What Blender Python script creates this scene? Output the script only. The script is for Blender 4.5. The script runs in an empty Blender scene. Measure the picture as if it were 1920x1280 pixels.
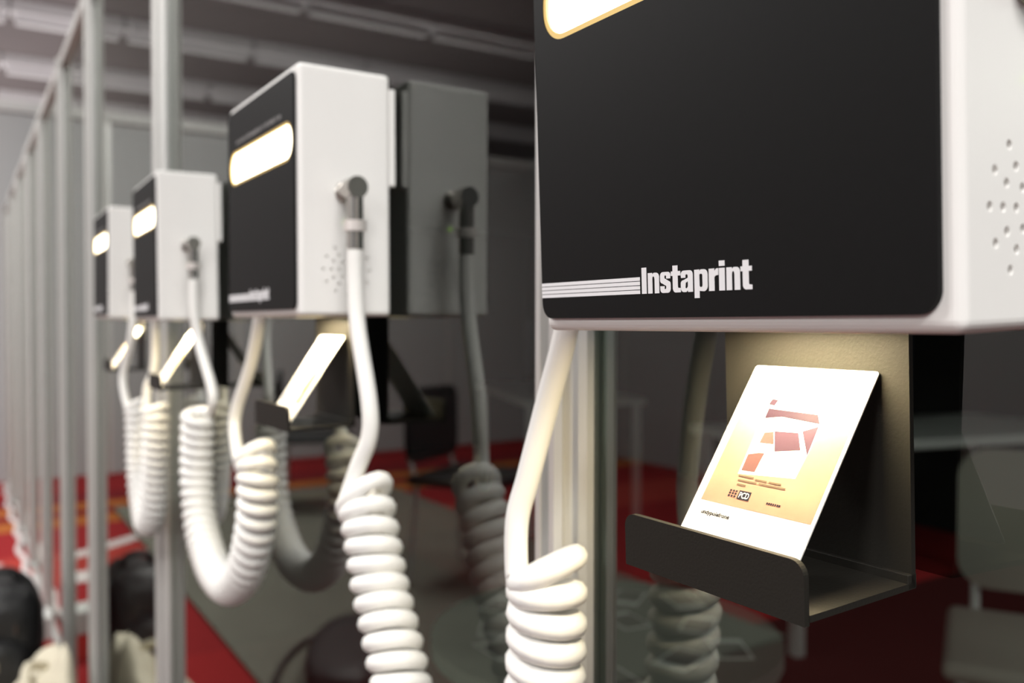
import bpy, bmesh, math, random
import numpy as np
from mathutils import Vector, Matrix
from mathutils.geometry import tessellate_polygon
random.seed(7)
SC = bpy.context.scene
COL = SC.collection
Z0 = 1.17                      # height of the underside of the printers above the floor

# ------------------------------------------------------------------ camera, world, lights, exposure
YAW, PITCH, ROLL = 0.5602, 0.01976, 0.0008
cam = bpy.data.cameras.new('camera')
camo = bpy.data.objects.new('camera', cam); COL.objects.link(camo)
cam.sensor_fit = 'HORIZONTAL'; cam.sensor_width = 36.0
cam.lens = 36.0 * 1648.65 / 1920.0
cam.clip_start = 0.01; cam.clip_end = 100
fw = Vector((-math.cos(YAW) * math.cos(PITCH), math.sin(YAW) * math.cos(PITCH), -math.sin(PITCH)))
rt = Vector((math.sin(YAW), math.cos(YAW), 0))
up = rt.cross(fw)
r2 = rt * math.cos(ROLL) + up * math.sin(ROLL); u2 = up * math.cos(ROLL) - rt * math.sin(ROLL)
M = Matrix((r2, u2, -fw)).transposed().to_4x4()
M.translation = Vector((0, -0.285, Z0 - 0.0065))
camo.matrix_world = M
cam.dof.use_dof = True
cam.dof.focus_distance = 0.303
cam.dof.aperture_fstop = 8.8
cam.dof.aperture_blades = 0
SC.camera = camo

w = bpy.data.worlds.new('world'); SC.world = w; w.use_nodes = True
w.node_tree.nodes['Background'].inputs[0].default_value = (0.80, 0.84, 0.86, 1)
w.node_tree.nodes['Background'].inputs[1].default_value = 0.30

def add_area_light(x, y, z, power, sx=1.2, sy=0.35, color=(1, 0.98, 0.95)):
    l = bpy.data.lights.new('hall_or_fill_light', 'AREA'); l.shape = 'RECTANGLE'
    l.size = sx; l.size_y = sy; l.energy = power; l.color = color
    o = bpy.data.objects.new('hall_or_fill_light', l); COL.objects.link(o); o.location = (x, y, z)
    return o
LAMPS = [(1.5, -0.6, 3.9, 100, 1.2, 1.2), (2.6, -1.9, 3.9, 130, 1.2, 1.2), (3.3, 1.6, 3.9, 85, 1.2, 1.2), (1.2, -6.8, 3.95, 420, 1.2, 1.2),
         (-2.4, -2.2, 3.9, 90, 1.2, 0.6), (-4.9, -1.8, 3.9, 170, 1.2, 0.6)]
for a in LAMPS: add_area_light(*a)
add_area_light(0.7, 2.6, 1.95, 22, 0.6, 0.6)                      # added out-of-view fill light, brightens the booth behind the glass
for x, y in ((-8.3, -3.6), (-8.3, 3.0), (-12.8, -0.6)):      # added unseen uplights, brighten the ceiling beyond the far partition
    add_area_light(x, y, 0.9, 120).rotation_euler = (math.pi, 0, 0)

SC.view_settings.view_transform = 'Standard'
SC.view_settings.look = 'None'
SC.view_settings.exposure = 0.0
SC.view_settings.gamma = 1.0
SC.view_settings.use_curve_mapping = False

# ------------------------------------------------------------------ materials
def mat(name, color, rough=0.5, metal=0.0, spec=0.5, emit=None, strength=0.0, noise=None, bump=None, coat=0.0):
    m = bpy.data.materials.new(name); m.use_nodes = True
    nt = m.node_tree; b = nt.nodes['Principled BSDF']
    b.inputs['Base Color'].default_value = (*color, 1); b.inputs['Roughness'].default_value = rough
    b.inputs['Metallic'].default_value = metal; b.inputs['Specular IOR Level'].default_value = spec
    b.inputs['Coat Weight'].default_value = coat
    if emit:
        b.inputs['Emission Color'].default_value = (*emit, 1); b.inputs['Emission Strength'].default_value = strength
    if noise or bump:
        tc = nt.nodes.new('ShaderNodeTexCoord')
        n = nt.nodes.new('ShaderNodeTexNoise'); n.inputs['Scale'].default_value = (noise or bump)[0]; n.inputs['Detail'].default_value = 4
        nt.links.new(tc.outputs['Object'], n.inputs['Vector'])
    if noise:
        mx = nt.nodes.new('ShaderNodeMix'); mx.data_type = 'RGBA'
        mx.inputs['A'].default_value = (*[c * (1 - noise[1]) for c in color], 1)
        mx.inputs['B'].default_value = (*[min(1, c * (1 + noise[1])) for c in color], 1)
        nt.links.new(n.outputs['Fac'], mx.inputs['Factor']); nt.links.new(mx.outputs['Result'], b.inputs['Base Color'])
    if bump:
        bp = nt.nodes.new('ShaderNodeBump'); bp.inputs['Strength'].default_value = bump[1]; bp.inputs['Distance'].default_value = bump[2]
        nt.links.new(n.outputs['Fac'], bp.inputs['Height']); nt.links.new(bp.outputs['Normal'], b.inputs['Normal'])
    return m
WHITE = mat('white_powder_coat', (0.86, 0.85, 0.83), 0.38, noise=(40, 0.015))
BLACKP = mat('black_acrylic', (0.0062, 0.0062, 0.0064), 0.55, spec=0.13, noise=(300, 0.15))
BLACKM = mat('black_painted_steel', (0.022, 0.0205, 0.0175), 0.5, spec=0.10, bump=(900, 0.25, 0.0004))
PRINT = mat('silver_print', (0.82, 0.82, 0.84), 0.5)
DIMPRINT = mat('grey_print', (0.26, 0.25, 0.25), 0.5)
SIGN = mat('lit_diffuser', (0.9, 0.85, 0.7), 0.5, emit=(1.0, 0.90, 0.66), strength=5.0)
RIM = mat('glow_tinted_rim', (0.93, 0.66, 0.22), 0.4)  # amber colour stands for the sign's glow on the slot edges
LEDW = mat('warm_led_lens', (0.9, 0.9, 0.8), 0.4, emit=(1.0, 0.84, 0.45), strength=2.5)
LEDG = mat('green_led', (0.3, 0.8, 0.1), 0.4, emit=(0.55, 1.0, 0.08), strength=1.6)
CHROME = mat('nickel', (0.50, 0.47, 0.44), 0.22, metal=1.0)
BRIGHT = mat('bright_nickel', (0.82, 0.76, 0.73), 0.35, metal=0.5)
DARKHOLE = mat('dark_socket', (0.015, 0.013, 0.012), 0.5)
CORD = mat('white_cord_rubber', (0.90, 0.89, 0.86), 0.42)
ALU = mat('anodised_aluminium', (0.66, 0.655, 0.64), 0.42, metal=0.45, noise=(12, 0.03))
PAPER = mat('glossy_photo_paper', (0.88, 0.86, 0.82), 0.5, spec=0.15)
PHOTO = mat('warm_photo_print', (0.30, 0.145, 0.10), 0.35, spec=0.04, noise=(45, 0.25))
PURPLE = mat('mauve_print', (0.044, 0.025, 0.036), 0.4, spec=0.04)
PLUM = mat('plum_print', (0.023, 0.013, 0.020), 0.4, spec=0.04)
FLESH = mat('flesh_print', (0.085, 0.042, 0.040), 0.4, spec=0.04)
INK = mat('ink_print', (0.018, 0.016, 0.02), 0.5, spec=0.04)
FADE = mat('faint_ink_print', (0.085, 0.06, 0.04), 0.5, spec=0.04)
PALE = mat('pale_print', (0.85, 0.80, 0.68), 0.4, spec=0.04)
BLUEP = mat('blue_print', (0.06, 0.09, 0.22), 0.4, spec=0.04)
YELP = mat('yellow_print', (0.62, 0.42, 0.06), 0.4, spec=0.04)
GREYW = mat('grey_wall_panel', (0.44, 0.445, 0.45), 0.6, noise=(3, 0.04))
PALEW = mat('pale_wall_panel', (0.66, 0.66, 0.65), 0.6, noise=(3, 0.03))
CEILM = mat('mauve_grey_ceiling', (0.165, 0.138, 0.14), 0.8, noise=(1.5, 0.08))
BEAMM = mat('pale_ceiling_beam', (0.74, 0.71, 0.73), 0.5)
DARKW = mat('booth_blackout', (0.012, 0.012, 0.012), 0.9)  # for the sheets added to keep the booth dark
OLIVE = mat('olive_grey_rug', (0.175, 0.175, 0.14), 0.8, noise=(6, 0.2))
DESKW = mat('white_laminate', (0.62, 0.62, 0.60), 0.5)
BLKF = mat('black_nylon', (0.010, 0.010, 0.011), 0.45, bump=(60, 0.5, 0.01))
BEIGE = mat('beige_canvas', (0.60, 0.55, 0.43), 0.8, bump=(18, 0.4, 0.03))
NAVY = mat('navy_plastic', (0.02, 0.026, 0.05), 0.4)
REDC = mat('red_card', (0.62, 0.06, 0.05), 0.5)
ORANGE = mat('orange_plastic', (0.60, 0.16, 0.06), 0.5)
CHAIRM = mat('taupe_shell', (0.34, 0.32, 0.28), 0.5)
GREYCLOTH = mat('grey_green_table_top', (0.26, 0.26, 0.23), 0.5)
WPLAST = mat('white_cable_jacket', (0.74, 0.68, 0.67), 0.5)

def carpet_material():
    m = bpy.data.materials.new('red_carpet_with_orange_bands'); m.use_nodes = True
    nt = m.node_tree; b = nt.nodes['Principled BSDF']; b.inputs['Roughness'].default_value = 0.9
    b.inputs['Specular IOR Level'].default_value = 0.1
    tc = nt.nodes.new('ShaderNodeTexCoord'); sp = nt.nodes.new('ShaderNodeSeparateXYZ')
    nt.links.new(tc.outputs['Object'], sp.inputs[0])
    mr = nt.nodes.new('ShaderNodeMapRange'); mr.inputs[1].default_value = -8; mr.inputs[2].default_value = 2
    nt.links.new(sp.outputs['X'], mr.inputs[0])
    cr = nt.nodes.new('ShaderNodeValToRGB'); cr.color_ramp.interpolation = 'CONSTANT'
    red = (0.31, 0.024, 0.027, 1); dark = (0.22, 0.02, 0.025, 1); orange = (0.42, 0.13, 0.035, 1)
    els = cr.color_ramp.elements
    els[0].position = 0; els[0].color = red
    els[1].position = 0.13; els[1].color = dark
    for p, c in ((0.165, orange), (0.19, dark), (0.21, orange), (0.235, red), (0.30, (0.40, 0.05, 0.04, 1)), (0.36, red), (0.48, (0.36, 0.026, 0.028, 1)), (0.56, (0.075, 0.014, 0.014, 1))):  # last stop: carpet darkened at the near end to cut red bounce light
        e = els.new(p); e.color = c
    nt.links.new(mr.outputs[0], cr.inputs[0]); nt.links.new(cr.outputs[0], b.inputs['Base Color'])
    return m
CARPET = carpet_material()

def glass_material(ior, name):
    m = bpy.data.materials.new(name); m.use_nodes = True
    nt = m.node_tree; nt.nodes.remove(nt.nodes['Principled BSDF']); out = nt.nodes['Material Output']
    tr = nt.nodes.new('ShaderNodeBsdfTransparent'); tr.inputs[0].default_value = (0.72, 0.76, 0.73, 1)
    gl = nt.nodes.new('ShaderNodeBsdfGlossy'); gl.inputs['Roughness'].default_value = 0.0
    gl.inputs[0].default_value = (0.97, 1.0, 0.96, 1)
    fr = nt.nodes.new('ShaderNodeFresnel'); fr.inputs[0].default_value = ior
    mx = nt.nodes.new('ShaderNodeMixShader')
    nt.links.new(fr.outputs[0], mx.inputs[0]); nt.links.new(tr.outputs[0], mx.inputs[1]); nt.links.new(gl.outputs[0], mx.inputs[2])
    nt.links.new(mx.outputs[0], out.inputs[0])
    return m
GLASS = glass_material(1.75, 'pane_glass')
GLASSB = bpy.data.materials.new('pane_glass_edge'); GLASSB.use_nodes = True
_nt = GLASSB.node_tree; _nt.nodes.remove(_nt.nodes['Principled BSDF'])
_t = _nt.nodes.new('ShaderNodeBsdfTransparent'); _t.inputs[0].default_value = (0.92, 0.96, 0.93, 1)
_nt.links.new(_t.outputs[0], _nt.nodes['Material Output'].inputs[0])

# ------------------------------------------------------------------ helpers
def link(name, me, parent=None):
    o = bpy.data.objects.new(name, me); COL.objects.link(o)
    if parent: o.parent = parent
    return o
def obj(name, bm, m, parent=None, smooth=False):
    me = bpy.data.meshes.new(name); bm.normal_update(); bm.to_mesh(me); bm.free()
    for x in (m if isinstance(m, (list, tuple)) else [m]): me.materials.append(x)
    if smooth:
        for p in me.polygons: p.use_smooth = True
    return link(name, me, parent)
def tag(o, label=None, cat=None, group=None, kind=None):
    if label: o['label'] = label
    if cat: o['category'] = cat
    if group: o['group'] = group
    if kind: o['kind'] = kind
    return o
def thing(name, label, cat, loc=(0, 0, 0), rotz=0, group=None):
    o = bpy.data.objects.new(name, None); COL.objects.link(o)
    o.location = loc; o.rotation_euler = (0, 0, rotz)
    return tag(o, label, cat, group)
def struct(name, label, loc=(0, 0, 0)):
    o = bpy.data.objects.new(name, None); COL.objects.link(o); o.location = loc
    return tag(o, label, None, None, 'structure')
def box(bm, x0, x1, y0, y1, z0, z1, bevel=0.0, seg=2):
    r = bmesh.ops.create_cube(bm, size=1)
    bmesh.ops.scale(bm, vec=(x1 - x0, y1 - y0, z1 - z0), verts=r['verts'])
    bmesh.ops.translate(bm, vec=((x0 + x1) / 2, (y0 + y1) / 2, (z0 + z1) / 2), verts=r['verts'])
    if bevel:
        es = list({e for v in r['verts'] for e in v.link_edges})
        bmesh.ops.bevel(bm, geom=es, offset=bevel, segments=seg, profile=0.5, affect='EDGES')
    return bm
def bx(*a, **k): return box(bmesh.new(), *a, **k)
def cyl(bm, p, axis, r, h, seg=20, r2=None, bevel=0):
    q = Vector((0, 0, 1)).rotation_difference(Vector(axis)).to_matrix().to_4x4()
    c = Vector(p) + Vector(axis).normalized() * h / 2
    bmesh.ops.create_cone(bm, cap_ends=True, segments=seg, radius1=r, radius2=r if r2 is None else r2, depth=h, matrix=Matrix.Translation(c) @ q)
    return bm
def tube(bm, pts, r, seg=10, caps=True):
    P = np.array(pts, float); n = len(P); R_ = r if hasattr(r, '__len__') else [r] * n
    T = np.gradient(P, axis=0); T /= np.linalg.norm(T, axis=1)[:, None] + 1e-12
    a = np.array([0, 0, 1.0]) if abs(T[0][2]) < .9 else np.array([1.0, 0, 0])
    N = np.cross(T[0], a); N /= np.linalg.norm(N)
    rings = []
    for i in range(n):
        N = N - T[i] * (N @ T[i]); N /= np.linalg.norm(N); B = np.cross(T[i], N)
        rings.append([bm.verts.new(P[i] + R_[i] * (N * math.cos(2 * math.pi * k / seg) + B * math.sin(2 * math.pi * k / seg))) for k in range(seg)])
    for i in range(n - 1):
        for k in range(seg):
            bm.faces.new((rings[i][k], rings[i][(k + 1) % seg], rings[i + 1][(k + 1) % seg], rings[i + 1][k]))
    if caps:
        bm.faces.new(rings[0][::-1]); bm.faces.new(rings[-1])
    return bm
def catmull(pts, n=8):
    P = [np.array(p, float) for p in pts]; P = [2 * P[0] - P[1]] + P + [2 * P[-1] - P[-2]]
    out = []
    for i in range(1, len(P) - 2):
        for k in range(n):
            t = k / n
            out.append(0.5 * ((2 * P[i]) + (P[i + 1] - P[i - 1]) * t + (2 * P[i - 1] - 5 * P[i] + 4 * P[i + 1] - P[i + 2]) * t * t + (3 * P[i] - P[i - 1] - 3 * P[i + 1] + P[i + 2]) * t ** 3))
    out.append(P[-2]); return np.array(out)
def prism(outer, holes, y0, y1, bm=None):
    """flat shape in the x-z plane given by loops, thickness from y0 to y1 (y1 < y0 is the front)"""
    bm = bm or bmesh.new(); loops = [outer] + list(holes)
    tris = tessellate_polygon([[Vector((x, 0, z)) for x, z in l] for l in loops])
    flat = [p for l in loops for p in l]
    A = [bm.verts.new((x, y0, z)) for x, z in flat]; B = [bm.verts.new((x, y1, z)) for x, z in flat]
    for t in tris:
        for V in (A, B):
            try: bm.faces.new([V[i] for i in t])
            except ValueError: pass
    b = 0
    for l in loops:
        n = len(l)
        for i in range(n):
            j = (i + 1) % n
            bm.faces.new((A[b + i], A[b + j], B[b + j], B[b + i]))
        b += n
    bmesh.ops.recalc_face_normals(bm, faces=bm.faces)
    return bm
def rrect(x0, x1, z0, z1, r, n=8, corners=(1, 1, 1, 1)):
    out = []
    for (cx, cz, a0), on in zip(((x1 - r, z0 + r, -90), (x1 - r, z1 - r, 0), (x0 + r, z1 - r, 90), (x0 + r, z0 + r, 180)), corners):
        if on:
            for k in range(n + 1):
                a = math.radians(a0 + 90 * k / n); out.append((cx + r * math.cos(a), cz + r * math.sin(a)))
        else:
            a = math.radians(a0 + 45); s = 1.41421356 * r
            out.append((cx + s * math.cos(a), cz + s * math.sin(a)))
    return out
def arc(cx, cz, rx, rz, a0, a1, n=7):
    return [(cx + rx * math.cos(math.radians(a0 + (a1 - a0) * k / n)), cz + rz * math.sin(math.radians(a0 + (a1 - a0) * k / n))) for k in range(n + 1)]
def text_bm(s, height, bold=0.0):
    """built-in lettering, as flat geometry in x-y with the given cap height, left-aligned at 0"""
    cu = bpy.data.curves.new('t', 'FONT'); cu.body = s; cu.size = height / 0.70; cu.resolution_u = 3; cu.offset = bold
    to = bpy.data.objects.new('t', cu); COL.objects.link(to)
    dg = bpy.context.evaluated_depsgraph_get(); dg.update()
    me = bpy.data.meshes.new_from_object(to.evaluated_get(dg))
    bpy.data.objects.remove(to); bpy.data.curves.remove(cu)
    bm = bmesh.new(); bm.from_mesh(me); bpy.data.meshes.remove(me)
    return bm

# ------------------------------------------------------------------ room shell
floor = obj('floor', bx(-17, 4, -9, 9, -0.1, 0), CARPET); tag(floor, 'red carpet floor with orange bands in front of the far wall', None, None, 'structure')
CZ = 4.29
ceiling = struct('ceiling', 'mauve grey hall ceiling crossed by pale beams', (0, 0, 0))
obj('ceiling_board', bx(-17, 4, -9, 9, CZ, CZ + 0.1), CEILM, ceiling)
seg_me = None
for i, X in enumerate((-6.3, -8.1, -9.9, -11.9, -13.75, -15.5)):
    for k in range(-6, 6):
        y = 0.15 + k * 1.32
        if seg_me is None:
            b = bx(-0.13, 0.13, 0.012, 1.308, -0.11, 0); box(b, -0.05, 0.05, 0.05, 1.27, -0.20, -0.105)
            o = obj('beam_segment', b, BEAMM, ceiling); seg_me = o.data
        else:
            o = link('beam_segment', seg_me, ceiling)
        o.location = (X, y, CZ - 0.002)
# far partition wall of grey panels
wf = struct('wall_far', 'grey panelled partition closing the far end of the hall', (-7.45, 0, 0))
pm = None
for k in range(-5, 6):
    y0 = k * 0.99 + 0.30
    m_ = PALEW if k == 0 else GREYW
    o = obj('panel', bx(-0.03, 0.0, y0 + 0.02, y0 + 0.97, 0.0, 2.72), m_, wf)
    obj('panel_post', bx(-0.03, 0.02, y0 - 0.02, y0 + 0.02, 0.0, 2.76), ALU, wf)
obj('panel_rail', bx(-0.03, 0.03, -4.7, 5.3, 2.72, 2.80), PALEW, wf)
# side wall across the aisle, only seen mirrored in the glass
ws = struct('wall_left', 'grey panelled wall across the aisle from the glass wall', (0, -4.6, 0))
for k in range(-8, 3):
    obj('panel', bx(k * 0.99 + 0.02, k * 0.99 + 0.97, -0.03, 0, 0, 2.72), GREYW, ws)
    obj('panel_post', bx(k * 0.99 - 0.02, k * 0.99 + 0.02, -0.03, 0.02, 0, 2.74), ALU, ws)
wb = obj('wall_back', bx(-7.3, 3.0, 4.40, 4.44, 0, 2.06), DARKW); tag(wb, 'added black sheet keeping the back of the booth behind the glass dark', None, None, 'structure')  # backing added so the view through the glass stays dark
tp = obj('trim_1', bx(-7.3, 3.0, 0.03, 4.40, 2.02, 2.04), DARKW); tag(tp, 'added black cover shading the booth behind the glass', None, None, 'structure')  # unseen cover added to keep hall light out of the booth

te = obj('trim_2', bx(-7.28, -7.24, 0.06, 4.40, 0, 2.02), DARKW); tag(te, 'added black sheet hiding the lit wall at the far end of the booth', None, None, 'structure')  # added to block the bright far wall from showing through the glass

# glass partition
GH = 2.0
wr = struct('wall_right', 'tall glass partition framed by octagonal aluminium posts')
POSTS = [0.62, -0.388, -1.50, -2.40, -3.12, -3.95, -4.75, -5.6, -6.45, -7.3]
def post_outline():
    pts = []; a = 0.0212; t = a * math.tan(math.pi / 8); g = 0.0042; d = 0.0055
    for k in range(8):
        th = k * math.pi / 4; c, s = math.cos(th), math.sin(th)
        for (u, v) in ((a, -t), (a, -g), (a - d, -g), (a - d, g), (a, g)):
            pts.append((u * c - v * s, u * s + v * c))
    return pts
po = post_outline(); post_me = None
for x in POSTS:
    if post_me is None:
        bm = bmesh.new()
        A = [bm.verts.new((p[0], p[1], 0)) for p in po]; B = [bm.verts.new((p[0], p[1], GH)) for p in po]
        n = len(po)
        for i in range(n): bm.faces.new((A[i], A[(i + 1) % n], B[(i + 1) % n], B[i]))
        bm.faces.new(A[::-1]); bm.faces.new(B)
        o = obj('post', bm, ALU, wr); post_me = o.data
    else: o = link('post', post_me, wr)
    o.location = (x, 0, 0)
for a, b in zip(POSTS[:-1], POSTS[1:]):
    bm = bx(b + 0.016, a - 0.016, 0.0, 0.004, 0.03, GH - 0.03)
    bm.faces.ensure_lookup_table()
    for f in bm.faces: f.material_index = 0 if f.normal.y < -0.9 else 1
    bm.normal_update()
    for f in bm.faces: f.material_index = 0 if f.normal.y < -0.9 else 1
    o = obj('glass_pane', bm, [GLASS, GLASSB], wr)
    r = bx(b + 0.019, a - 0.019, -0.014, 0.014, GH - 0.030, GH - 0.018); box(r, b + 0.019, a - 0.019, -0.014, 0.014, GH - 0.012, GH); box(r, b + 0.019, a - 0.019, -0.006, 0.014, GH - 0.018, GH - 0.012)
    obj('top_rail', r, ALU, wr)
    obj('base_rail', bx(b + 0.019, a - 0.019, -0.010, 0.010, 0.0, 0.030), ALU, wr)

# ------------------------------------------------------------------ lettering for the printers
def glyph_shapes(X0):
    """condensed bold lettering 'Instaprint' in x-z; returns list of (outer, holes)"""
    cap, xh, dn = 0.0091, 0.0071, 0.0021
    S = 0.00238; out = []
    def R(a, b): return a, b
    def rect(x0, x1, z0, z1): return ([(x0, z0), (x1, z0), (x1, z1), (x0, z1)], [])
    def n_(x0, x1):
        r = 0.0016; ri = 0.0007; w2 = 0.00225
        o = [(x0, 0), (x0 + w2, 0)] + [(x0 + w2, xh - 0.0024)] + arc((x0 + x1) / 2, xh - 0.0023, (x1 - x0) / 2 - w2, 0.0011, 180, 0, 5) + [(x1 - w2, 0), (x1, 0)] \
            + arc(x1 - r, xh - r, r, r, 0, 90, 6) + [(x0 + w2 + 0.0008, xh), (x0 + w2, xh - 0.0006), (x0 + w2, xh), (x0, xh)]
        return (o, [])
    I0, I1 = -.02583, -.02338
    out.append(rect(I0, I1, 0, cap))
    out.append(n_(-.02260, -.01690))
    # s
    x0, x1 = -.01630, -.01120; h = xh; b = 0.00165; c = 0.0013
    o = [(x0 + c, 0), (x1 - c, 0)] + arc(x1 - c, c, c, c, -90, 0, 4) + [(x1, h * .42)] + arc(x1 - c, h * .42, c, h * .15, 0, 80, 4) + [(x0 + 0.0021, h * .70)] \
        + arc(x0 + 0.0027, h * .78, 0.0006, h * .06, 180, 90, 3) + [(x1 - 0.0021, h * .80), (x1 - 0.0021, h * .68), (x1 - 0.0001, h * .68), (x1 - 0.0001, h - c)] \
        + arc(x1 - c, h - c, c, c, 0, 90, 4) + arc(x0 + c, h - c, c, c, 90, 180, 4) + [(x0, h * .62)] + arc(x0 + c, h * .60, c, h * .15, 180, 260, 4) \
        + [(x1 - 0.0021, h * .33)] + arc(x1 - 0.0027, h * .24, 0.0006, h * .06, 0, -90, 3) + [(x0 + 0.0021, h * .18), (x0 + 0.0021, h * .33), (x0, h * .33), (x0, c)] + arc(x0 + c, c, c, c, 180, 270, 4)[1:]
    out.append((o, []))
    def t_(x0, x1):
        s0 = x0 + 0.00085; s1 = s0 + S
        return ([(s0 + 0.0011, 0), (x1, 0), (x1, 0.0014), (s1 + 0.0002, 0.0015), (s1, 0.0019), (s1, xh - 0.0015), (x1 - 0.0001, xh - 0.0015), (x1 - 0.0001, xh), (s1, xh), (s1, cap - 0.0001), (s0, cap - 0.0001), (s0, xh), (x0, xh), (x0, xh - 0.0015), (s0, xh - 0.0015), (s0, 0.0012), (s0 + 0.0004, 0.0004)], [])
    out.append(t_(-.01095, -.00635))
    # a
    x0, x1 = -.00625, -.00065; c = 0.0014
    o = [(x1 - 0.00225, 0), (x1, 0), (x1, xh - c)] + arc(x1 - c, xh - c, c, c, 0, 90, 4) + arc(x0 + c, xh - c, c, c, 90, 180, 4) + [(x0 + 0.0002, xh * .66), (x0 + 0.0022, xh * .66), (x0 + 0.0022, xh * .78)] \
        + [(x0 + 0.0026, xh * .82), (x1 - 0.0026, xh * .82), (x1 - 0.00225, xh * .78), (x1 - 0.00225, xh * .66), (x0 + 0.0014, xh * .56)] + arc(x0 + c, xh * .40, c, xh * .16, 90, 180, 4)[1:] + [(x0, c)] + arc(x0 + c, c, c, c, 180, 270, 4) + [(x1 - 0.0030, 0), (x1 - 0.00225, 0.0006)]
    out.append((o, [[(x0 + 0.0021, xh * .20), (x0 + 0.0026, xh * .16), (x1 - 0.0026, xh * .20), (x1 - 0.00225, xh * .26), (x1 - 0.00225, xh * .50), (x0 + 0.0023, xh * .42)]]))
    # p
    x0, x1 = .00012, .00605; c = 0.0017
    o = [(x0, -dn), (x0 + 0.00225, -dn), (x0 + 0.00225, 0.0002)] + arc(x1 - c, c, c, c, -90, 0, 5) + arc(x1 - c, xh - c, c, c, 0, 90, 5) + [(x0 + 0.0028, xh), (x0 + 0.00225, xh - 0.0006), (x0 + 0.00225, xh), (x0, xh)]
    out.append((o, [rrect(x0 + 0.00225, x1 - 0.00225, xh * .20, xh * .80, 0.0005, 3)]))
    # r
    x0, x1 = .00665, .01075
    out.append(([(x0, 0), (x0 + S, 0), (x0 + S, xh * .60), (x0 + S + 0.0006, xh * .68), (x1, xh * .70), (x1, xh), (x0 + S + 0.0008, xh - 0.0001), (x0 + S, xh - 0.0009), (x0 + S, xh), (x0, xh)], []))
    # i
    out.append(rect(.01110, .01350, 0, xh)); out.append(rect(.01110, .01350, xh + 0.0006, cap + 0.0003))
    out.append(n_(.01425, .01985))
    out.append(t_(.02010, .02470))
    return out

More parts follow.
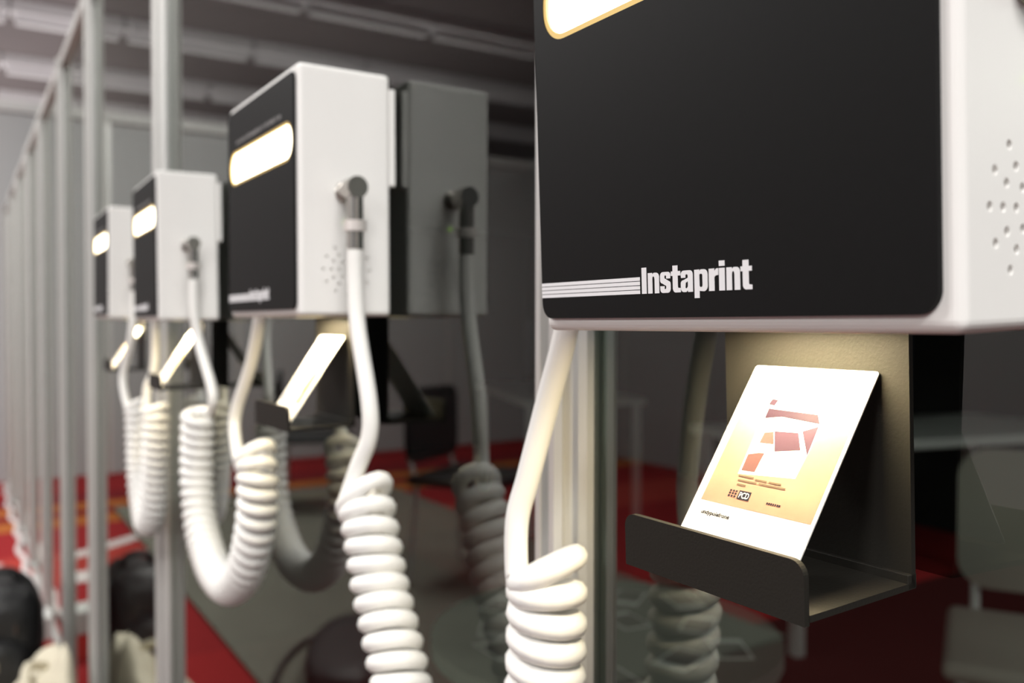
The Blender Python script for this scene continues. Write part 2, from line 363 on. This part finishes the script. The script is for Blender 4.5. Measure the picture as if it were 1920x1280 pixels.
# ------------------------------------------------------------------ printers
W, D, H = 0.178, 0.0715, 0.182
PT = 0.002                                   # thickness of the black front plate
def make_printer(name, label, loc, lean, yaw, hole=(-0.0355, 0.034), jack=(-0.0373, 0.0912), led=(-0.0365, 0.069), R=0.0183, with_plug=True):
    t = thing(name, label, 'photo printer', loc, yaw, 'white photo printers with black fronts mounted along the glass wall')
    t.rotation_euler = (lean, 0, yaw)
    # housing with drilled speaker holes in the side that faces the camera
    bm = bx(-W / 2, W / 2, -D, 0, 0, H, bevel=0.0034, seg=5)
    hs = obj('housing', bm, WHITE, t)
    cut = bmesh.new()
    for rr, n, ph in ((0, 1, 0), (R / 3, 6, 0), (2 * R / 3, 12, 0), (R, 12, 0)):
        for k in range(n):
            a = 2 * math.pi * k / n + ph
            cyl(cut, (W / 2 - 0.0018, hole[0] + rr * math.cos(a), hole[1] + rr * math.sin(a)), (1, 0, 0), 0.0014, 0.0045, 14)
    me = bpy.data.meshes.new('cut'); cut.to_mesh(me); cut.free()
    co = bpy.data.objects.new('cut', me); COL.objects.link(co); co.parent = t
    md = hs.modifiers.new('b', 'BOOLEAN'); md.operation = 'DIFFERENCE'; md.object = co; md.solver = 'EXACT'
    dg = bpy.context.evaluated_depsgraph_get(); dg.update()
    nm = bpy.data.meshes.new_from_object(hs.evaluated_get(dg)); nm.materials.clear(); nm.materials.append(WHITE)
    hs.modifiers.clear(); old = hs.data; hs.data = nm; bpy.data.meshes.remove(old)
    bpy.data.objects.remove(co); bpy.data.meshes.remove(me)
    # mounting plate between housing and glass
    mp = bx(-W / 2 + 0.02, W / 2 - 0.0005, 0.0, 0.0048, 0.0985, 0.172, bevel=0.0008, seg=1); box(mp, -0.05, 0.05, 0.0046, 0.0076, 0.105, 0.165)
    obj('mounting_plate', mp, WHITE, t)
    # black front plate with the window for the lit sign
    px0, px1, pz0, pz1 = -W / 2 + 0.001, W / 2 - 0.0048, 0.0050, H - 0.0055
    sx0, sx1, sz0, sz1 = -W / 2 + 0.0072, W / 2 - 0.0085, 0.1135, 0.1425
    slot = rrect(sx0, sx1, sz0, sz1, 0.0135, 10)
    fp = obj('front_plate', prism(rrect(px0, px1, pz0, pz1, 0.0062, 8), [slot], -D, -D - PT), BLACKP, t); fp['label'] = 'matte black front plate'
    e = 0.0021
    rim = obj('sign_rim', prism(rrect(sx0 + 1e-5, sx1 - 1e-5, sz0 + 1e-5, sz1 - 1e-5, 0.0135, 10), [rrect(sx0 + e, sx1 - e, sz0 + e, sz1 - e, 0.0135 - e, 10)], -D + 0.0001, -D - PT + 0.0003), RIM, fp)
    sg = obj('lit_sign', prism(rrect(sx0 + e, sx1 - e, sz0 + e, sz1 - e, 0.0135 - e, 10), [], -D - 0.0001, -D - 0.0004), SIGN, fp); sg['label'] = 'glowing warm white sign window'
    # printed marks
    yf = -D - PT
    zb = 0.0133
    for k in range(4):
        z = zb + 0.00005 + k * 0.00153
        obj('logo_stripe', prism([(px0 + 0.0001, z), (-0.0269, z), (-0.0269, z + 0.00128), (px0 + 0.0001, z + 0.00128)], [], yf, yf - 0.00012), PRINT, fp)
    bm = bmesh.new()
    for o_, h_ in glyph_shapes(0):
        prism([(x, z + zb) for x, z in o_], [[(x, z + zb) for x, z in l] for l in h_], yf, yf - 0.00014, bm)
    obj('logo_lettering', bm, PRINT, fp)
    bm = bmesh.new(); x = -W / 2 + 0.028; rnd = random.Random(3)
    while x < W / 2 - 0.034:
        wd = rnd.choice((0.0016, 0.0019, 0.0023, 0.0027))
        box(bm, x, x + wd, yf - 0.0001, yf, 0.1475, 0.1475 + rnd.choice((0.0026, 0.0032))); x += wd + rnd.choice((0.0009, 0.0009, 0.0030))
    obj('caption_line', bm, DIMPRINT, fp)
    # socket ring and indicator on the side
    jy, jz = jack
    bm = cyl(bmesh.new(), (W / 2 - 0.0005, jy, jz), (1, 0, 0), 0.0074, 0.0022, 28)
    ring = [(W / 2 + 0.003, jy + 0.0058 * math.cos(a), jz + 0.0058 * math.sin(a)) for a in [2 * math.pi * k / 28 for k in range(29)]]
    tube(bm, ring, 0.0017, 8, caps=False)
    so = obj('jack_socket', bm, CHROME, t, True)
    obj('socket_hole', cyl(bmesh.new(), (W / 2 + 0.0008, jy, jz), (1, 0, 0), 0.0046, 0.0014, 20), DARKHOLE, so)
    obj('indicator_led', cyl(bmesh.new(), (W / 2 - 0.001, led[0], led[1]), (1, 0, 0), 0.0013, 0.0022, 14, r2=0.0009), LEDG, t)
    # far side socket for the outgoing cord
    obj('jack_socket', cyl(bmesh.new(), (-W / 2 - 0.002, -0.037, 0.097), (1, 0, 0), 0.007, 0.0025, 24), CHROME, t)
    # print tray: back plate, floor, front lip
    cx0, cx1 = -0.0500, 0.0330
    yb, yl, zt = -0.0062, -0.0622, -0.0865
    tr = bx(cx0, cx1, yb - 0.0022, yb, zt - 0.001, 0.001)
    tray = obj('tray_back_plate', tr, BLACKM, t)
    obj('tray_floor', bx(cx0 + 0.0015, cx1, yl + 0.002, yb, zt - 0.0030, zt - 0.0008), BLACKM, tray)
    obj('tray_step', bx(cx0, cx1, yb - 0.0042, yb + 0.0006, zt - 0.0030, zt + 0.0022, bevel=0.0003, seg=1), BLACKM, tray)
    obj('tray_lip', prism(rrect(cx0 - 0.0025, cx1 - 0.0005, zt - 0.0042, zt + 0.0160, 0.0052, 8, (0, 1, 1, 0)), [], yl + 0.0022, yl), BLACKM, tray)
    # lamp that lights the print
    lb = bx(-0.032, 0.024, -0.0325, -0.0285, -0.00015, 0.001)
    obj('tray_lamp', lb, LEDW, t)
    l = bpy.data.lights.new('tray_lamp_light', 'AREA'); l.energy = 0.55; l.color = (1.0, 0.84, 0.53)
    l.shape = 'RECTANGLE'; l.size = 0.054; l.size_y = 0.004; l.spread = math.radians(178)
    lo = bpy.data.objects.new('tray_lamp_light', l); COL.objects.link(lo); lo.parent = t; lo.location = (-0.004, -0.0305, -0.0006)
    return t
def place(x, dz): return (x - W / 2, -0.0082, Z0 + dz)
P1 = make_printer('photo_printer', 'nearest white photo printer, cropped at the top, its whole black front showing',
                  place(-0.1227, -0.0064), 0.0378, 0.0038, hole=(-0.0408, 0.0315), jack=(-0.0415, 0.0905), led=(-0.0400, 0.0650), R=0.0183)
P2 = make_printer('photo_printer', 'second white photo printer along the glass, its white speaker side facing the camera',
                  place(-0.6168, -0.0005), 0.0034, 0.0138)
P3 = make_printer('photo_printer', 'third white photo printer along the glass, small and blurred before an aluminium post',
                  place(-1.1320, -0.0016), 0.0085, -0.0118)
P4 = make_printer('photo_printer', 'farthest white photo printer along the glass, partly hidden by the third',
                  place(-1.5618, 0.0026), -0.0053, -0.0049)

# ------------------------------------------------------------------ prints standing in the trays
CT, CB = (-0.0168, -0.0228), (-0.0641, -0.0930)      # (y, z) of the upper and lower edge in tray coordinates (world, printer 1)
CL = math.hypot(CT[0] - CB[0], CT[1] - CB[1])
def card_basis(P, dx, dy, dz):
    o = thing('photo_card', None, 'photo card', (0, 0, 0))
    return o
def flat(bm, pts, h):
    """polygon in card coordinates (u across, v up) lifted by h"""
    A = [bm.verts.new((u, v, h)) for u, v in pts]; bm.faces.new(A); return bm
def make_card(label, x0, x1, yb, zb, ang, art, twist=0.0):
    t = thing('photo_card', label, 'photo card', (x0, yb, zb), 0, 'instant prints standing in the trays')
    # local: x across, y up the card, z towards the viewer
    t.rotation_euler = (ang, 0, twist)
    wd = x1 - x0
    bm = bmesh.new(); pts = rrect(0, wd, 0, CL, 0.0012, 4)
    A = [bm.verts.new((u, v, 0)) for u, v in pts]; B = [bm.verts.new((u, v, -0.0005)) for u, v in pts]
    bm.faces.new(A); bm.faces.new(B[::-1])
    for i in range(len(A)): bm.faces.new((A[i], B[i], B[(i + 1) % len(A)], A[(i + 1) % len(A)]))
    bmesh.ops.recalc_face_normals(bm, faces=bm.faces)
    obj('paper', bm, PAPER, t)
    art(t, wd); return t
ANG = math.atan2(CT[1] - CB[1], CT[0] - CB[0])       # tilt from the horizontal
def art_main(t, wd):
    X = lambda x: x + 0.2445
    V = lambda v: v - 0.0005 + 0.0070
    def pl(name, m, pts, h, mapped=True):
        p = [(X(a), V(b)) for a, b in pts]
        return obj(name, flat(bmesh.new(), p, h), m, t)
    pl('picture', PHOTO, [(-.2410, .0187), (-.1906, .0187), (-.1906, .0735), (-.2410, .0735)], 0.00008)
    pl('picture_poster', PALE, [(-.2292, .0315), (-.2040, .0335), (-.2015, .064), (-.2300, .0655)], 0.00014)
    pl('picture_band', PLUM, [(-.2285, .0552), (-.2210, .0566), (-.2036, .0554), (-.2060, .0590), (-.2287, .0596)], 0.0002)
    pl('picture_sheet', PURPLE, [(-.2175, .0424), (-.2068, .0444), (-.2108, .0510), (-.2214, .0505)], 0.0002)
    pl('picture_wedge', PURPLE, [(-.2094, .0518), (-.2036, .0544), (-.2032, .0427)], 0.0002)
    pl('picture_bag', FLESH, [(-.2259, .0450), (-.2192, .0452), (-.2217, .0502), (-.2256, .0494)], 0.0002)
    pl('picture_hand', FLESH, [(-.2284, .0330), (-.2221, .0332), (-.2218, .0372), (-.2214, .0412), (-.2240, .0410), (-.2286, .0398)], 0.0002)
    pl('picture_square', PLUM, [(-.2296, .0612), (-.2266, .0608), (-.2258, .0634), (-.2290, .0638)], 0.0002)
    bm = bmesh.new()
    for (a, b, v) in ((-.2283, -.2212, .0305), (-.2203, -.2150, .0300), (-.2140, -.2085, .0300), (-.2278, -.2190, .0287), (-.2180, -.2060, .0287), (-.2274, -.2232, .0270)):
        flat(bm, [(X(a), V(v)), (X(b), V(v)), (X(b), V(v + .0007)), (X(a), V(v + .0007))], 0.00022)
    obj('text_lines', bm, FADE, t)
    bm = bmesh.new()
    for i in range(3):
        for j in range(3):
            a = -.2292 + i * .00135; v = .0222 + j * .00105
            flat(bm, [(X(a), V(v)), (X(a + .0009), V(v)), (X(a + .0009), V(v + .0007)), (X(a), V(v + .0007))], 0.00022)
    obj('logo_grid', bm, INK, t)
    pl('logo_block', INK, [(-.2248, .0219), (-.2192, .0219), (-.2192, .0253), (-.2248, .0253)], 0.00022)
    bm = text_bm('PCD', 0.0023); xs = [v.co.x for v in bm.verts]; k = 0.0046 / max(xs)
    for v in bm.verts: v.co = (v.co.x * k + X(-.2243), v.co.y + V(.0224), 0.0003)
    obj('logo_lettering', bm, PALE, t)
    bm = text_bm('undypolefrone', 0.0016, 0.00009); xs = [v.co.x for v in bm.verts]; k = 0.0140 / max(xs)
    for v in bm.verts: v.co = (v.co.x * k + X(-.2381), v.co.y + V(.0136), 0.0002)
    obj('caption', bm, INK, t)
    bm = bmesh.new(); x = -.2112
    while x < -.2052:
        flat(bm, [(X(x), V(.0222)), (X(x + .0007), V(.0222)), (X(x + .0007), V(.0230)), (X(x), V(.0230))], 0.0002); x += .0009
    obj('small_mark', bm, INK, t)
def art_far(t, wd):
    def pl(name, m, pts, h): obj(name, flat(bmesh.new(), pts, h), m, t)
    pl('picture', PALE, [(0.0035, 0.018), (wd - 0.0035, 0.018), (wd - 0.0035, 0.068), (0.0035, 0.068)], 0.00008)
    pl('picture_blue_patch', BLUEP, [(0.004, 0.0185), (0.012, 0.0185), (0.010, 0.040), (0.005, 0.040)], 0.0002)
    pl('picture_red_patch', REDC, [(0.005, 0.040), (0.012, 0.040), (0.013, 0.046), (0.005, 0.046)], 0.0002)
    pl('picture_yellow_patch', YELP, [(wd - 0.016, 0.019), (wd - 0.006, 0.019), (wd - 0.005, 0.060), (wd - 0.013, 0.060)], 0.0002)
    pl('picture_figure', FLESH, [(wd - 0.018, 0.030), (wd - 0.010, 0.030), (wd - 0.012, 0.048), (wd - 0.016, 0.050)], 0.0003)
make_card('white bordered instant print with warm picture, brightly lit in the nearest tray', -0.2445, -0.1892, CB[0], Z0 + CB[1], ANG, art_main)
dx2 = -0.6168 + 0.1227
make_card('instant print seen edge on in the tray under the second printer', -0.2445 + dx2, -0.1892 + dx2, CB[0] - 0.0018, Z0 + CB[1] + 0.006, ANG, art_far)
dx3 = -1.1320 + 0.1227
make_card('overexposed instant print glowing under the third printer', -0.2445 + dx3, -0.1892 + dx3, CB[0] - 0.0018, Z0 + CB[1] + 0.006, ANG, art_far)
dx4 = -1.5618 + 0.1227
make_card('overexposed instant print under the farthest printer', -0.2445 + dx4, -0.1892 + dx4, CB[0] - 0.0018, Z0 + CB[1] + 0.009, ANG, art_far)

# ------------------------------------------------------------------ coiled cords between the printers
LV = np.array([-0.531, -0.847, 0.0]); FV = np.array([0.847, -0.531, 0.0])
def coil_cord(label, jackpts, lead, axis, lead2, jack2, pitch, rad=0.0142, r=0.0060, phase=0.0, endphase=None):
    t = thing('coiled_cord', label, 'cord', (0, 0, 0), 0, 'white coiled cords linking the printers')
    zo = np.array([0, 0, Z0])
    A = catmull(axis, 24)
    seg = np.linalg.norm(np.diff(A, axis=0), axis=1); s = np.concatenate([[0], np.cumsum(seg)]); L = s[-1]
    n = int(L / pitch * 18)
    ss = np.linspace(0, L, n)
    C = np.stack([np.interp(ss, s, A[:, i]) for i in range(3)], 1)
    T = np.gradient(C, axis=0); T /= np.linalg.norm(T, axis=1)[:, None]
    N = LV.copy()
    for i in range(n):                                # frame carried to the far end, to let the coil end on its left side
        N = N - T[i] * (N @ T[i]); N /= np.linalg.norm(N)
    B = np.cross(T[-1], N); sg0 = 1.0 if np.cross(T[0], LV) @ FV > 0 else -1.0
    aend = math.atan2(sg0 * (B @ LV), N @ LV)
    total = 2 * math.pi * round((2 * math.pi * L / pitch + phase - aend) / (2 * math.pi)) + aend - phase
    N = LV.copy(); pts = []
    for i in range(n):
        N = N - T[i] * (N @ T[i]); N /= np.linalg.norm(N); B = np.cross(T[i], N)
        if i == 0: sgn = 1.0 if B @ FV > 0 else -1.0
        a = phase + total * i / (n - 1)
        wob = 1 + 0.03 * math.sin(i * 0.37)
        pts.append(C[i] + rad * wob * (N * math.cos(a) + sgn * B * math.sin(a)))
    pts = np.array(pts)
    for i in range(n):                                # the first loop at either end is pulled askew
        for k, on in ((i, phase == 0), (n - 1 - i, True)):
            if on and k < 40:
                side = (pts[i] - C[i]) @ LV / rad
                pts[i][2] += -0.85 * rad * side * math.exp(-k / 15.0)
    l1 = catmull(list(lead) + [pts[0], pts[2]], 8)[:-8]
    l2 = catmull([pts[-3], pts[-1]] + list(lead2), 8)[8:]
    full = np.concatenate([l1[:-1], pts, l2[1:]]) + zo
    c = obj('cord', tube(bmesh.new(), full, r, 10), CORD, t, True)
    for ends in (jackpts, jack2):
        if ends is None: continue
        p, sx = ends                                   # p: centre of socket face, sx: +1 sticks out towards +x
        p = np.array(p) + zo; bm = bmesh.new()
        cyl(bm, p, (sx, 0, 0), 0.0056, 0.024, 18)
        cyl(bm, p + np.array([sx * 0.014, 0, 0]), (sx, 0, 0), 0.0078, 0.0135, 24)
        cyl(bm, p + np.array([sx * 0.0215, 0, 0.0]), (0, 0, -1), 0.0060, 0.044, 18)
        pj = obj('jack_plug', bm, CHROME, t)
        cb = bmesh.new(); cyl(cb, p + np.array([sx * 0.0215, 0, -0.0235]), (0, 0, -1), 0.0080, 0.0075, 24)
        obj('plug_collar', cb, BRIGHT, pj)
    return t
jz = 0.0907
coil_cord('white coiled cord hanging from the second printer towards the nearest printer',
          ((-0.6168 + 0.002, -0.0455, jz), 1),
          [(-0.5935, -0.0455, 0.050), (-0.5930, -0.0455, 0.022), (-0.588, -0.0455, -0.010), (-0.572, -0.044, -0.060), (-0.5705, -0.0445, -0.085), (-0.578, -0.050, -0.107)],
          [(-0.580, -0.045, -0.122), (-0.565, -0.045, -0.152), (-0.550, -0.045, -0.185), (-0.531, -0.045, -0.216), (-0.517, -0.045, -0.242), (-0.498, -0.045, -0.285), (-0.47, -0.045, -0.325), (-0.43, -0.045, -0.342), (-0.392, -0.045, -0.325), (-0.370, -0.045, -0.285), (-0.358, -0.045, -0.24), (-0.353, -0.045, -0.20), (-0.350, -0.045, -0.150), (-0.350, -0.045, -0.119)],
          [(-0.3605, -0.0560, -0.103), (-0.3555, -0.0525, -0.080), (-0.3455, -0.048, -0.043), (-0.3345, -0.045, -0.008), (-0.326, -0.045, 0.030), (-0.3245, -0.045, 0.050)],
          ((-0.3007, -0.0455, jz - 0.003), -1), 0.0130)
coil_cord('white coiled cord drooping in a loop between the third and second printers',
          ((-1.132 + 0.002, -0.0455, jz), 1),
          [(-1.1085, -0.0455, 0.050), (-1.107, -0.045, 0.010), (-1.102, -0.0405, -0.030), (-1.072, -0.034, -0.078), (-1.066, -0.033, -0.098)],
          [(-1.090, -0.045, -0.112), (-1.098, -0.045, -0.155), (-1.096, -0.045, -0.205), (-1.070, -0.045, -0.252), (-1.015, -0.045, -0.284), (-0.945, -0.045, -0.286), (-0.885, -0.045, -0.254), (-0.851, -0.045, -0.205), (-0.843, -0.045, -0.160), (-0.852, -0.045, -0.127)],
          [(-0.888, -0.0545, -0.112), (-0.886, -0.052, -0.088), (-0.858, -0.047, -0.048), (-0.833, -0.045, -0.003), (-0.824, -0.045, 0.030), (-0.8185, -0.0455, 0.050)],
          ((-0.7948, -0.0455, jz), -1), 0.0130, phase=math.pi)
coil_cord('white coiled cord drooping in a narrow loop below the farthest printer',
          ((-1.5618 + 0.002, -0.0455, jz), 1),
          [(-1.5383, -0.0455, 0.050), (-1.539, -0.046, 0.020), (-1.541, -0.050, -0.030), (-1.560, -0.060, -0.096)],
          [(-1.515, -0.045, -0.134), (-1.505, -0.045, -0.19), (-1.495, -0.045, -0.256), (-1.462, -0.045, -0.300), (-1.425, -0.045, -0.312), (-1.392, -0.045, -0.285), (-1.373, -0.045, -0.237), (-1.362, -0.045, -0.18), (-1.362, -0.045, -0.128)],
          [(-1.370, -0.0545, -0.10), (-1.363, -0.046, -0.070), (-1.356, -0.045, -0.003), (-1.340, -0.045, 0.030), (-1.3335, -0.0455, 0.050)],
          ((-1.310, -0.0455, jz), -1), 0.0130)

# ------------------------------------------------------------------ things at the foot of the glass wall
def lumpy(bm, c, s, seed, sub=3, amp=0.12):
    r = bmesh.ops.create_icosphere(bm, subdivisions=sub, radius=1.0)
    rn = random.Random(seed); f = [(rn.uniform(1.5, 4), rn.uniform(0, 6), Vector((rn.uniform(-1, 1), rn.uniform(-1, 1), rn.uniform(-1, 1))).normalized()) for _ in range(6)]
    for v in r['verts']:
        k = 1 + amp * sum(math.sin(a * v.co.dot(d) * 2 + b) for a, b, d in f) / 3
        # squarer than a ball
        p = Vector([math.copysign(abs(x) ** 0.7, x) for x in v.co]) * k
        v.co = Vector(c) + Vector((p.x * s[0], p.y * s[1], p.z * s[2]))
    return bm
bp = thing('backpack', 'black padded backpack standing on the floor by the glass wall', 'bag', (-3.02, -0.188, 0))
obj('bag_body', lumpy(bmesh.new(), (0, 0, 0.215), (0.13, 0.115, 0.190), 3), BLKF, bp, True)
obj('front_pocket', lumpy(bmesh.new(), (0.12, -0.01, 0.15), (0.05, 0.085, 0.11), 5), BLKF, bp, True)
obj('strap', tube(bmesh.new(), catmull([(0.0, -0.05, 0.37), (0.0, -0.03, 0.42), (0.0, 0.03, 0.42), (0.0, 0.05, 0.37)], 6), 0.012, 8), BLKF, bp, True)
for k, (yy, zz) in enumerate(((-0.06, 0.34), (0.03, 0.30), (-0.02, 0.21), (0.06, 0.17))):
    obj('zip_pull', cyl(bmesh.new(), (0.135 if zz > 0.22 else 0.17, yy, zz), (0, 0, -1), 0.004, 0.03, 8), CHROME, bp)
bt = thing('tote_bag', 'beige canvas bag slumped against the foot of the glass wall', 'bag', (-2.46, -0.02, 0))
bm = bmesh.new(); bmesh.ops.create_grid(bm, x_segments=30, y_segments=26, size=1.0)
for v in bm.verts:
    x, w_ = v.co.x, (1 - v.co.y) / 2                                  # w_: 0 at the glass, 1 out on the floor
    prof = min(1.0, w_ / 0.14) ** 0.6 * (1 - max(0.0, w_ - 0.14) / 0.86) ** 0.75
    h = 0.34 * prof * max(0.0, 1 - abs(x) ** 2.6) ** 0.8
    h *= 1 + 0.07 * math.sin(11 * x + 3 * w_) + 0.05 * math.sin(17 * w_ - 6 * x)
    v.co = (x * 0.37, -0.34 * w_, max(0.0, h))
bmesh.ops.solidify(bm, geom=bm.faces[:], thickness=0.006)
obj('bag_body', bm, BEIGE, bt, True)
obj('handle', tube(bmesh.new(), catmull([(-0.06, -0.09, 0.29), (-0.02, -0.13, 0.31), (0.06, -0.14, 0.29), (0.12, -0.13, 0.25)], 8), 0.012, 8), BEIGE, bt, True)
cb = thing('carton', 'small red and white carton mirrored in the glass near the beige bag', 'box', (-3.42, -0.090, 0))
obj('carton_body', bx(-0.06, 0.06, -0.060, 0.060, 0, 0.088, bevel=0.003, seg=1), REDC, cb)
obj('carton_lid', bx(-0.062, 0.062, -0.062, 0.062, 0.085, 0.165, bevel=0.003, seg=1), DESKW, cb)
pts = [(-7.2 + 0.12 * k, -0.034 + 0.010 * math.sin(k * 1.7) + 0.006 * math.sin(k * 0.6), 0.014) for k in range(31)]
wc = thing('cable', 'thick white cable lying along the foot of the glass wall', 'cable', (0, 0, 0))
obj('cable_strand', tube(bmesh.new(), catmull(pts, 4), 0.014, 8), WPLAST, wc, True)
fl = obj('floor_tape', bx(-4.55, -4.36, -2.2, -0.13, 0.0, 0.004), WPLAST); tag(fl, 'broad pale strip lying across the red carpet near the glass', 'tape', 'pale strips on the carpet')
fl = obj('floor_tape', bx(-0.05, 0.05, -1.1, 0, 0, 0.004), WPLAST); fl.location = (-4.85, -0.15, 0); fl.rotation_euler.z = math.radians(-38)
tag(fl, 'narrow pale strip running slantwise over the red carpet', 'tape', 'pale strips on the carpet')

# ------------------------------------------------------------------ furniture of the aisle, seen mirrored in or through the glass
rug = obj('olive_rug', bx(-6.0, -2.2, -2.3, -0.52, 0, 0.010), OLIVE); tag(rug, 'olive grey rug on the red carpet, mirrored in the glass', 'rug')
bag = thing('laptop_bag', 'black flat shoulder bag lying on the olive rug', 'bag', (-2.75, -0.80, 0.012), 0.5)
obj('bag_body', lumpy(bmesh.new(), (0, 0, 0.055), (0.33, 0.13, 0.05), 8), BLKF, bag, True)
obj('strap', tube(bmesh.new(), catmull([(-0.3, 0.1, 0.03), (-0.2, 0.2, 0.012), (0.1, 0.22, 0.012), (0.3, 0.1, 0.03)], 6), 0.01, 6), BLKF, bag, True)
def desk(loc, rz, label):
    t = thing('desk', label, 'desk', loc, rz, 'white desks in the booth behind the glass')
    obj('desk_top', bx(-0.35, 0.35, -0.75, 0.75, 0.71, 0.745, bevel=0.003, seg=1), DESKW, t)
    for sx in (-1, 1):
        for sy in (-1, 1):
            obj('leg', bx(sx * 0.31 - 0.02, sx * 0.31 + 0.02, sy * 0.70 - 0.02, sy * 0.70 + 0.02, 0, 0.71), ALU, t)
    return t
def monitor(loc, rz, label):
    t = thing('monitor', label, 'monitor', loc, rz)
    obj('screen', bx(-0.02, 0.02, -0.26, 0.26, 0.12, 0.44, bevel=0.006, seg=2), NAVY, t)
    obj('neck', bx(-0.045, -0.015, -0.03, 0.03, 0.012, 0.25), NAVY, t)
    obj('foot', bx(-0.10, 0.08, -0.11, 0.11, 0, 0.014, bevel=0.003, seg=1), NAVY, t)
def chair(loc, rz, label, m):
    t = thing('chair', label, 'chair', loc, rz, 'chairs in the aisle')
    obj('seat', bx(-0.23, 0.23, -0.22, 0.22, 0.43, 0.47, bevel=0.018, seg=3), m, t, False)
    b = prism(rrect(-0.21, 0.21, 0.52, 0.86, 0.07, 6), [], 0.21, 0.235); obj('backrest', b, m, t)
    for sx in (-1, 1):
        obj('back_post', tube(bmesh.new(), [(sx * 0.17, 0.2, 0.44), (sx * 0.17, 0.243, 0.56), (sx * 0.17, 0.245, 0.80)], 0.011, 8), ALU, t)
        for sy in (-1, 1):
            obj('leg', tube(bmesh.new(), [(sx * 0.19, sy * 0.18, 0.44), (sx * 0.215, sy * 0.205, 0.0)], 0.012, 8), ALU, t)
desk((-2.20, 2.95, 0), math.radians(-14), 'white desk with a dark monitor standing behind the glass')
monitor((-2.25, 2.75, 0.745), math.radians(-14), 'dark monitor on the white desk behind the glass')
desk((-4.6, 2.9, 0), math.radians(70), 'white desk with an orange tub on it, far behind the glass')
monitor((-4.6, 2.9, 0.745), math.radians(20), 'dark monitor beside the orange tub')
chair((-0.96, 1.72, 0), math.radians(30), 'taupe chair behind the glass beside the round table', CHAIRM)
chair((-3.5, -1.7, 0.0125), math.radians(60), 'black chair on the near half of the olive rug', BLKF)
chair((-5.3, -1.6, 0.0125), math.radians(20), 'black chair on the far end of the rug', BLKF)
ob = thing('tub', 'orange plastic tub on the far desk behind the glass', 'tub', (-4.25, 2.78, 0.745))
obj('tub_body', cyl(bmesh.new(), (0, 0, 0), (0, 0, 1), 0.07, 0.15, 20, r2=0.09), ORANGE, ob)
obj('tub_rim', cyl(bmesh.new(), (0, 0, 0.145), (0, 0, 1), 0.095, 0.012, 20), ORANGE, ob)
rtb = thing('round_table', 'small round grey table strewn with photo prints', 'table', (-1.00, 0.50, 0))
obj('table_top', cyl(bmesh.new(), (0, 0, 0.70), (0, 0, 1), 0.25, 0.022, 40), GREYCLOTH, rtb)
obj('table_stem', cyl(bmesh.new(), (0, 0, 0.02), (0, 0, 1), 0.025, 0.68, 16), ALU, rtb)
obj('table_foot', cyl(bmesh.new(), (0, 0, 0), (0, 0, 1), 0.20, 0.02, 32), ALU, rtb)
rn = random.Random(11); placed = []; proto = None
while len(placed) < 15:
    a, rr = rn.uniform(0, 2 * math.pi), 0.20 * math.sqrt(rn.random()); x, y = rr * math.cos(a), rr * math.sin(a)
    if any(math.hypot(x - p, y - q) < 0.080 for p, q in placed): 
        if rn.random() < 0.995: continue
        break
    placed.append((x, y))
    if proto is None:
        proto = thing('photo_print', 'photo print lying on the round grey table', 'photo print', (0, 0, 0), 0, 'photo prints strewn on the round table')
        pa = obj('paper', bx(-0.024, 0.024, -0.036, 0.036, 0, 0.0008), PAPER, proto)
        ia = obj('picture', bx(-0.020, 0.020, -0.020, 0.032, 0.0008, 0.0011), mat('grey_picture', (0.22, 0.20, 0.19), 0.4), proto)
        o = proto
    else:
        o = proto.copy(); COL.objects.link(o)
        for ch in (pa, ia):
            c = ch.copy(); COL.objects.link(c); c.parent = o
    o.location = (-1.00 + x, 0.50 + y, 0.722); o.rotation_euler = (0, 0, rn.uniform(0, 6))
